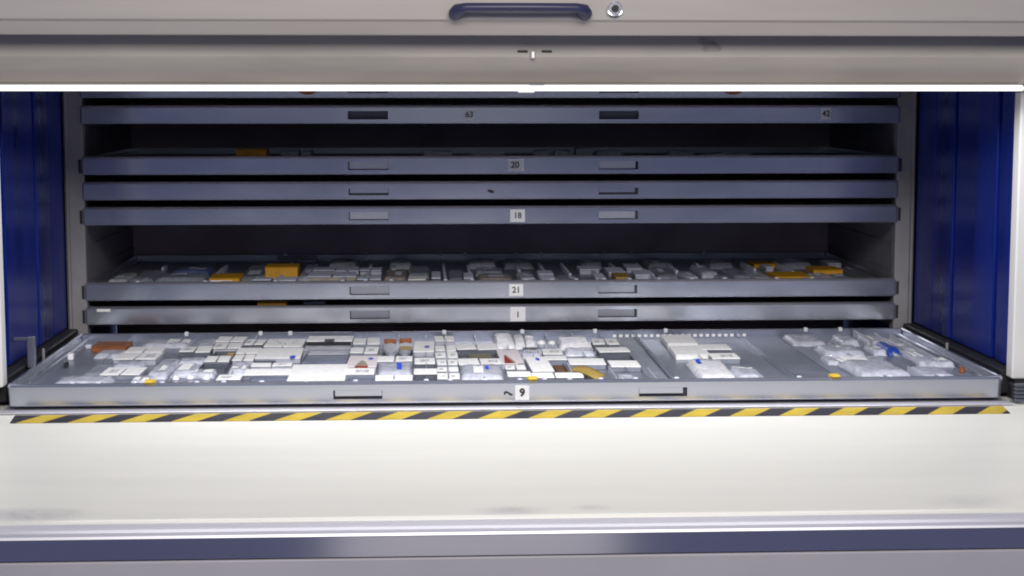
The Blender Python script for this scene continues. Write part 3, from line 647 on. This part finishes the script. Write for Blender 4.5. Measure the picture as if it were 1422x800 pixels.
def build_item(it, tray_z, tray_y, idx, where):
    kind, x0, x1, y0, y1, label, o = it
    w, d = x1 - x0, max(.03, y1 - y0); cx, cy = (x0+x1)/2, (y0+y1)/2
    fl = tray_z + FLOOR
    H = -FLOOR - .008 + random.uniform(-.0015, .0015)          # top just under the rim
    if 'top' in o: H = -FLOOR + o['top']
    rz = math.radians(random.uniform(-1.6, 1.6)); hw, hd = w/2, d/2
    loc = (cx, tray_y + cy, fl + .0002)
    def E(name, cat, group=None): return empty(name, loc, rz, label, cat, group)
    seed = idx*3.71 + where*50
    if kind in ('box', 'box1'):
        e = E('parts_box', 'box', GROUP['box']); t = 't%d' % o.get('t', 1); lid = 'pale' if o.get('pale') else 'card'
        bm = bmesh.new(); box(bm, -hw, hw, -hd, hd, 0, H - .0035, bev=.0015)
        obj('box_body', bm, t, e)
        n = 2 if kind == 'box' else 1
        for k in range(n):
            a = -hw - .0006 + k*w/2 + (.0022 if k else 0); b = a + w/n - (.002 if n == 2 else -.0012)
            f = obj('flap' if n == 2 else 'lid', bx(-(b-a)/2, (b-a)/2, -hd - .0006, hd, -.0015, .0015, bev=.0008), lid, e)
            if where == 0 and random.random() < .42:
                lw = b - a; px = random.uniform(-.15, .15)*lw
                obj('printed_label', bx(px - lw*.22, px + lw*.22, -hd*.55, hd*.35, .00155, .0019), 'print', f)
            f.location = ((a+b)/2, 0, H - .0005); f.rotation_euler = (math.radians(random.uniform(-1.2, 1.6)), math.radians(random.uniform(-1, 1)), math.radians(random.uniform(-1.2, 1.2)))
    elif kind == 'bag':
        h = o.get('h', .03)*.34 + .005
        if 'top' in o: h = H
        hf = pillow(w, d, h, seed); n = 13
        bm = bmesh.new(); G = []
        for j in range(n):
            for i in range(n):
                u, v = i/(n-1), j/(n-1); a, b = rnd_outline(u, v, seed, w, d)
                G.append(bm.verts.new(((a-.5)*w, (b-.5)*d, hf(u, v))))
        for j in range(n-1):
            for i in range(n-1): bm.faces.new((G[j*n+i], G[j*n+i+1], G[(j+1)*n+i+1], G[(j+1)*n+i]))
        rim = [G[i] for i in range(n)] + [G[j*n+n-1] for j in range(1, n)] + [G[(n-1)*n+i] for i in range(n-2, -1, -1)] + [G[j*n] for j in range(n-2, 0, -1)]
        low = [bm.verts.new((v.co.x, v.co.y, .0)) for v in rim]
        for k in range(len(rim)):
            l = (k+1) % len(rim); bm.faces.new((rim[l], rim[k], low[k], low[l]))
        bm.faces.new(low[::-1])
        m = 'whitebag' if o.get('white') else 'dullbag' if o.get('dull') else 'bluebag' if o.get('bluebag') else 'brownbag' if o.get('brown') else 'clear' if where == 0 else random.choice(['clear', 'dullbag'])
        marks = [('paper_slip', 'card', q) for q in o.get('label', ())] + ([('blue_mark', 'bluemark', o['blue'])] if 'blue' in o else [])
        if where == 1 and not marks and not o.get('dull'): marks = [('paper_slip', 'pale', (random.uniform(.35, .65), random.uniform(.3, .7), random.uniform(.25, .5), random.uniform(.2, .4)))]
        if d > .055 and not o.get('dull'): marks.append(('zip_seam', 'seam', (.5, .90, .92, .10)))
        e = obj('plastic_bag', bm, m, smooth=True); e.location = loc; e.rotation_euler = (0, 0, rz); tag(e, label, 'plastic bag', GROUP['bag'])
        if marks:
            root = empty('plastic_bag', loc, rz, label, 'plastic bag', GROUP['bag'])
            for k in ('label', 'category', 'group'): del e[k]
            e.name = 'bag_film'; e.parent = root; e.location = (0, 0, 0); e.rotation_euler = (0, 0, 0)
            for nm, mm, (u, v, a, b) in marks:
                obj(nm, patch(hf, w, d, max(.02, u-a/2), min(.98, u+a/2), max(.02, v-b/2), min(.98, v+b/2), seed, .002 if nm == 'blue_mark' else .0012), mm, root, smooth=True)
    elif kind == 'bin':
        e = E('open_bin', 'bin', GROUP['bin']); t = {0: 't0', 3: 't1'}[o.get('t', 0)]
        bm = bmesh.new(); th = .002; q = H - .004
        box(bm, -hw, hw, -hd, hd, 0, .0025)
        for a in ((-hw, -hw+th, -hd, hd), (hw-th, hw, -hd, hd), (-hw+th, hw-th, -hd, -hd+th), (-hw+th, hw-th, hd-th, hd)): box(bm, *a, .0027, q)
        obj('bin_shell', bm, t, e)
        sc = o.get('scrap')
        if sc:
            mm = {1: 'ochre', 2: 'green', 3: 'brown'}[sc]; sx = {1: .55, 2: .25, 3: .3}[sc]
            bm = bmesh.new(); box(bm, -hw + w*sx, hw - w*.12, -hd*.55, hd*.7, q*.45, q*.75, bev=.004, seg=2)
            obj('scrap', bm, mm, e)
    elif kind == 'cap':  # round white caps, modelled as domes on a low body
        e = E('round_cap', 'tub', GROUP['cap']); r = w/2*1.1
        hh = H - .006
        bm = bmesh.new(); cyl(bm, (0, 0, hh/2), r*.86, hh, 20); obj('cap_body', bm, 't2', e)
        bm = bmesh.new(); bmesh.ops.create_uvsphere(bm, u_segments=20, v_segments=12, radius=r)
        for v in bm.verts: v.co.z = hh + .0005 + (v.co.z*.9 if v.co.z > 0 else v.co.z*.12)
        obj('lid', bm, 'card', e, smooth=True)
    elif kind in ('whitebox', 'bluebox', 'redbox', 'tribox', 'dotbox'):
        e = E('white_carton', 'carton', GROUP['carton'])
        bm = bmesh.new(); box(bm, -hw, hw, -hd, hd, 0, H - .0025, bev=.0015); obj('carton_body', bm, 'card' if kind == 'whitebox' else 't2', e)
        top = 'pink' if kind in ('tribox', 'redbox') else 'card'
        bm = bmesh.new(); box(bm, -hw - .0006, hw + .0006, -hd - .0006, hd, H - .0022, H + .0008, bev=.0008); obj('lid', bm, top, e)
        zt = H + .0012
        def disc(name, x, y, rx, ry, m):
            bm = bmesh.new(); bmesh.ops.create_circle(bm, cap_ends=True, segments=18, radius=1)
            for v in bm.verts: v.co = (x + v.co.x*rx, y + v.co.y*ry, zt)
            obj(name, bm, m, e)
        if kind == 'bluebox':
            if o.get('sheet'): disc('blue_mark', hw*.1, hd*.62, .0055, .026, 'bluemark')
            elif o.get('small'): disc('blue_mark', hw*.30, -hd*.15, .0075, .028, 'navymark')
            else:
                disc('blue_mark', hw*.66, -hd*.86, .0085, .026, 'bluemark')
        elif kind == 'redbox':
            disc('blue_mark', hw*.5, hd*.42, .007, .018, 'bluemark')
            bm = bmesh.new(); vs = [bm.verts.new((x, y, zt)) for x, y in ((-hw*.42, -hd*.95), (hw*.5, -hd*.95), (hw*.22, -hd*.2), (-hw*.05, hd*.15), (-hw*.22, -hd*.2))]; bm.faces.new(vs); obj('beige_print', bm, 't3', e)
            obj('red_strip', bx(-hw*.40, hw*.46, -hd - .006, -hd - .001, H - .010, H + .003, bev=.001), 'red', e)
        elif kind == 'tribox':
            bm = bmesh.new(); vs = [bm.verts.new((x, y, zt)) for x, y in ((-hw*.75, -hd*.99), (hw*.12, -hd*.99), (-hw*.5, hd*.28))]; bm.faces.new(vs); obj('red_triangle', bm, 'red', e)
            bm = bmesh.new(); vs = [bm.verts.new((x, y, zt)) for x, y in ((hw*.14, -hd*.99), (hw*.34, -hd*.99), (-hw*.28, hd*.2), (-hw*.44, hd*.26))]; bm.faces.new(vs); obj('beige_print', bm, 't3', e)
            obj('front_notch', bx(hw*.45, hw*.95, -hd - .0014, -hd + .001, H - .012, H + .0012), 't1', e)
        elif kind == 'dotbox':
            for q in range(9): disc('printed_dot', random.uniform(-.75, .75)*hw, random.uniform(-.5, .75)*hd, .0035, .008, 't2')
    elif kind == 'slotbox':
        e = E('slotted_carton', 'carton')
        bm = bmesh.new(); box(bm, -hw, hw, -hd*.05, hd, 0, H - .002, bev=.0015); obj('carton_body', bm, 't1', e)
        bm = bmesh.new(); box(bm, -hw, hw, hd*.02, hd, H - .0018, H + .0014, bev=.0008); obj('lid', bm, 'card', e)
        bm = bmesh.new(); box(bm, -hw*.98, hw*.94, -hd*.06 - .004, -hd*.055, .004, H - .001); box(bm, -hw*.2, hw*.22, -hd*.05, hd*.25, H + .0016, H + .0032); obj('black_slot', bm, 'dark', e)
        bm = bmesh.new(); box(bm, -hw, hw, -hd, -hd*.12 - .004, 0, H - .010, bev=.0015); obj('front_tray', bm, 't2', e)
    elif kind == 'greybox':
        e = E('grey_box', 'box')
        q = H - .003
        bm = bmesh.new(); box(bm, -hw, hw, -hd, hd, 0, q*.55, bev=.0015); obj('box_body', bm, 'bluegrey', e)
        bm = bmesh.new()
        for a in ((-hw, -hw+.002, -hd, hd), (hw-.002, hw, -hd, hd), (-hw+.0022, hw-.0022, -hd, -hd+.002), (-hw+.0022, hw-.0022, hd-.002, hd)): box(bm, *a, q*.56, q)
        obj('box_rim', bm, 'bluegrey', e)
        if o.get('light'):
            obj('pale_insert', bx(-hw*.96, hw*.96, hd*.35, hd*.94, q*.57, q*.92, bev=.003), 't2', e)
    elif kind == 'jar':
        e = E('grey_jar', 'jar', 'grey jars with orange edges'); q = H + .001
        bm = bmesh.new(); cyl(bm, (0, 0, q/2), hw, q, 24, bev=.003)
        for v in bm.verts: v.co.y *= hd/hw*.82
        obj('jar_body', bm, 'jar', e)
        obj('dark_wrap', bx(-hw - .003, -hw - .0008, -hd*.8, hd*.8, 0, q*.96) if not o.get('band') else bx(hw + .0008, hw + .003, -hd*.8, hd*.8, 0, q*.96), 't0', e)
        obj('orange_edge', bx(-hw*.9, hw*.9, hd*.83, hd*.99, q - .006, q + .0065, bev=.002), 'rust', e)
        if o.get('band'): obj('orange_band', bx(-hw*.92, hw*.92, -hd*.28, hd*.02, q + .0004, q + .003, bev=.001), 'ochre', e)
    elif kind in ('brownbox', 'strip', 'dot', 'pouch', 'orange'):
        if kind == 'brownbox':
            e = E('brown_box', 'box'); q = .016; mm = 'ochre' if o.get('ochre') else 'rust'
            bm = bmesh.new(); box(bm, -hw, hw, -hd, hd, 0, q - .0015, bev=.0015); obj('box_body', bm, mm, e)
            bm = bmesh.new(); box(bm, -hw - .0006, hw + .0006, -hd - .0006, hd, q - .0012, q + .0012, bev=.0006); obj('lid', bm, mm, e)
        elif kind == 'orange':
            e = E('orange_box', 'box', GROUP['orange']); q = H + o.get('hh', 0) if 'top' not in o else H
            bm = bmesh.new(); box(bm, -hw, hw, -hd, hd, 0, q - .0028, bev=.0015); obj('box_body', bm, 'orange', e)
            bm = bmesh.new(); box(bm, -hw - .0008, hw + .0008, -hd - .0008, hd, q - .0025, q, bev=.0008); obj('lid', bm, 'orange', e)
            if o.get('slip'):
                obj('paper_slip', bx(-hw*.9, hw*.5, -hd - .003, -hd - .001, q - .022, q - .006, bev=.0004), 'paper', e)
                obj('red_print', bx(-hw*.2, hw*.45, -hd - .0042, -hd - .0032, q - .014, q - .008), 'red', e)
        elif kind == 'strip':
            bm = bmesh.new(); n = 9; A = []
            for k in range(n):
                t = k/(n-1); x = -hw*.95 + w*.95*t; y = hd*.85 - d*.8*t**1.4; z = .012 + .008*math.sin(t*2.8)
                A.append([bm.verts.new((x + a*.014, y + a*.045, z)) for a in (-1, -.3, .3, 1)])
            for k in range(n-1):
                for j in range(3): bm.faces.new((A[k][j], A[k+1][j], A[k+1][j+1], A[k][j+1]))
            r = bmesh.ops.extrude_face_region(bm, geom=bm.faces[:]); bmesh.ops.translate(bm, verts=[v for v in r['geom'] if isinstance(v, bmesh.types.BMVert)], vec=(0, 0, -.0015))
            e = obj('ochre_strip', recalc(bm), 'ochre', smooth=True); e.location = loc; tag(e, label, 'strip')
            for v in e.data.vertices: pass
        elif kind == 'dot':
            bm = bmesh.new(); cyl(bm, (0, 0, .008), .008, .016, 18, bev=.003)
            e = obj('brown_plug', bm, 'rust'); e.location = loc; tag(e, label, 'plug')
        else:
            hf = pillow(w, d, .020, seed)
            bm = patch(hf, w, d, 0, 1, 0, 1, seed, 0, 10)
            r = bmesh.ops.extrude_face_region(bm, geom=bm.faces[:])
            for v in r['geom']:
                if isinstance(v, bmesh.types.BMVert): v.co.z = 0
            e = obj('blue_pouch', recalc(bm), 'bluepouch', smooth=True); e.location = loc; tag(e, label, 'pouch')
k = 0
for L, z, y, wh in ((OPEN_TRAY_ITEMS, 0, 0, 0), (TRAY_21_ITEMS, Z['21'], RY, 1), (TRAY_20_ITEMS, Z['20'], RY, 2), (TRAY_1_ITEMS, Z['1'], RY, 3)):
    for it in L: build_item(it, z, y, k, wh); k += 1

# dividers of the trays, in the free gaps between what lies in them, each with a pale clip at its ends
def dividers(tray, xs, items, back, depth, m='steel', hw=.0011):
    for x in xs:
        cuts = sorted((i[3] - .006, i[4] + .006) for i in items if i[1] - .004 < x < i[2] + .004)
        y = .0165; free = []
        for a, b in cuts:
            if a > y + .03: free.append((y, a))
            y = max(y, b)
        if depth > y + .03: free.append((y, depth))
        free = [(a, b) for a, b in free if b - a > .03] or [(.0165, .045)]
        first = None
        for a, b in free:
            dv = obj('divider', bx(x - hw, x + hw, a, b, FLOOR + .0005, -.007), m, tray)
            first = first or dv
        obj('clip', bx(x - .007, x + .006, .0150, .026, -.010, .0018, bev=.003, seg=2), 'pale', first)
        q = min(back, key=lambda q: abs(q - x)) if back else None
        if q is not None and abs(q - x) < .09:
            back = [v for v in back if v != q]
            obj('clip', bx(q - .006, q + .006, TD - .013, TD - .0005, -.010, .0026, bev=.0025, seg=2), 'dimpaper', first)
FRONT_CLIPS = [-1.069, -1.006, -.853, -.769, -.704, -.612, -.503, -.384, -.289, -.211, -.152, -.067, .019, .08, .142, .219, .305, .407, .528, .713, .941, 1.071]
BACK_CLIPS = [-.912, -.696, -.609, -.156, .075, .292, .503, .924, 1.029]
dividers(T0, FRONT_CLIPS, OPEN_TRAY_ITEMS, BACK_CLIPS, TD - .014)
R21 = [-1.07, -.87, -.66, -.46, -.39, -.313, -.149, -.069, .093, .172, .247, .33, .41, .50, .60, .70, .86, .97]
dividers(TE, R21, TRAY_21_ITEMS, [-.98, -.7, -.42, -.155, -.07, .11, .2, .42, .52, .78], TD - .3, 'pale', .004)
# thin clear upright strips between the compartments
for (xa, ya), (xb, yb) in (((1.068, .87), (1.062, .64)), ((1.112, .816), (1.112, .289)), ((1.152, .798), (1.152, .312)), ((1.035, .196), (1.035, .034)), ((.359, .207), (.359, .025)), ((.261, .236), (.261, .052)), ((.627, .168), (.627, .022)), ((.1585, .301), (.1585, .172))):
    obj('clear_divider', bx(min(xa, xb) - .0016, max(xa, xb) + .0016, yb, ya, FLOOR + .0008, -.003, bev=.0008), 'clearstrip', T0)
obj('side_clip', bx(-1.184, -1.168, .525, .545, FLOOR + .0006, -.004, bev=.004, seg=2), 'paper', T0)
obj('side_slot', bx(-1.168, -1.160, .40, .43, FLOOR + .0004, FLOOR + .012, bev=.001), 'dark', T0)
obj('side_clip', bx(-1.176, -1.158, .735, .752, FLOOR + .0006, -.010, bev=.004, seg=2), 'pale', T0)
# darker strips laid on the floor of the empty bays
for xa, xb in ((.352, .403), (.838, .872)):
    obj('floor_strip', bx(xa, xb, .018, TD - .02, FLOOR + .0004, FLOOR + .0022, bev=.0005), 't1', T0)
# little row of slots in the rear wall above the empty bays
bm = bmesh.new()
for q in range(22):
    x = .345 + q*.0185; box(bm, x, x + .010, TD - .0125, TD - .0105, -.022, -.014)
obj('slot_row', bm, 'paper', T0, kind='stuff')
# yellow clips snapped on the front rim
for x, l in ((-.882, 'yellow clip snapped on the open trays front rim, the leftmost of three'), (.049, 'yellow clip snapped on the open trays front rim just right of the number sticker 9'), (.800, 'yellow clip snapped on the open trays front rim beyond the second empty bay')):
    bm = bmesh.new(); box(bm, x - .013, x + .013, -.002 + .016, .030, -.020, .006, bev=.003, seg=2); box(bm, x - .011, x + .011, -.0035, .0135, .0008, .0055, bev=.0015)
    c = obj('yellow_clip', bm, 'yellow'); tag(c, l, 'clip', 'yellow clips on the front rim')
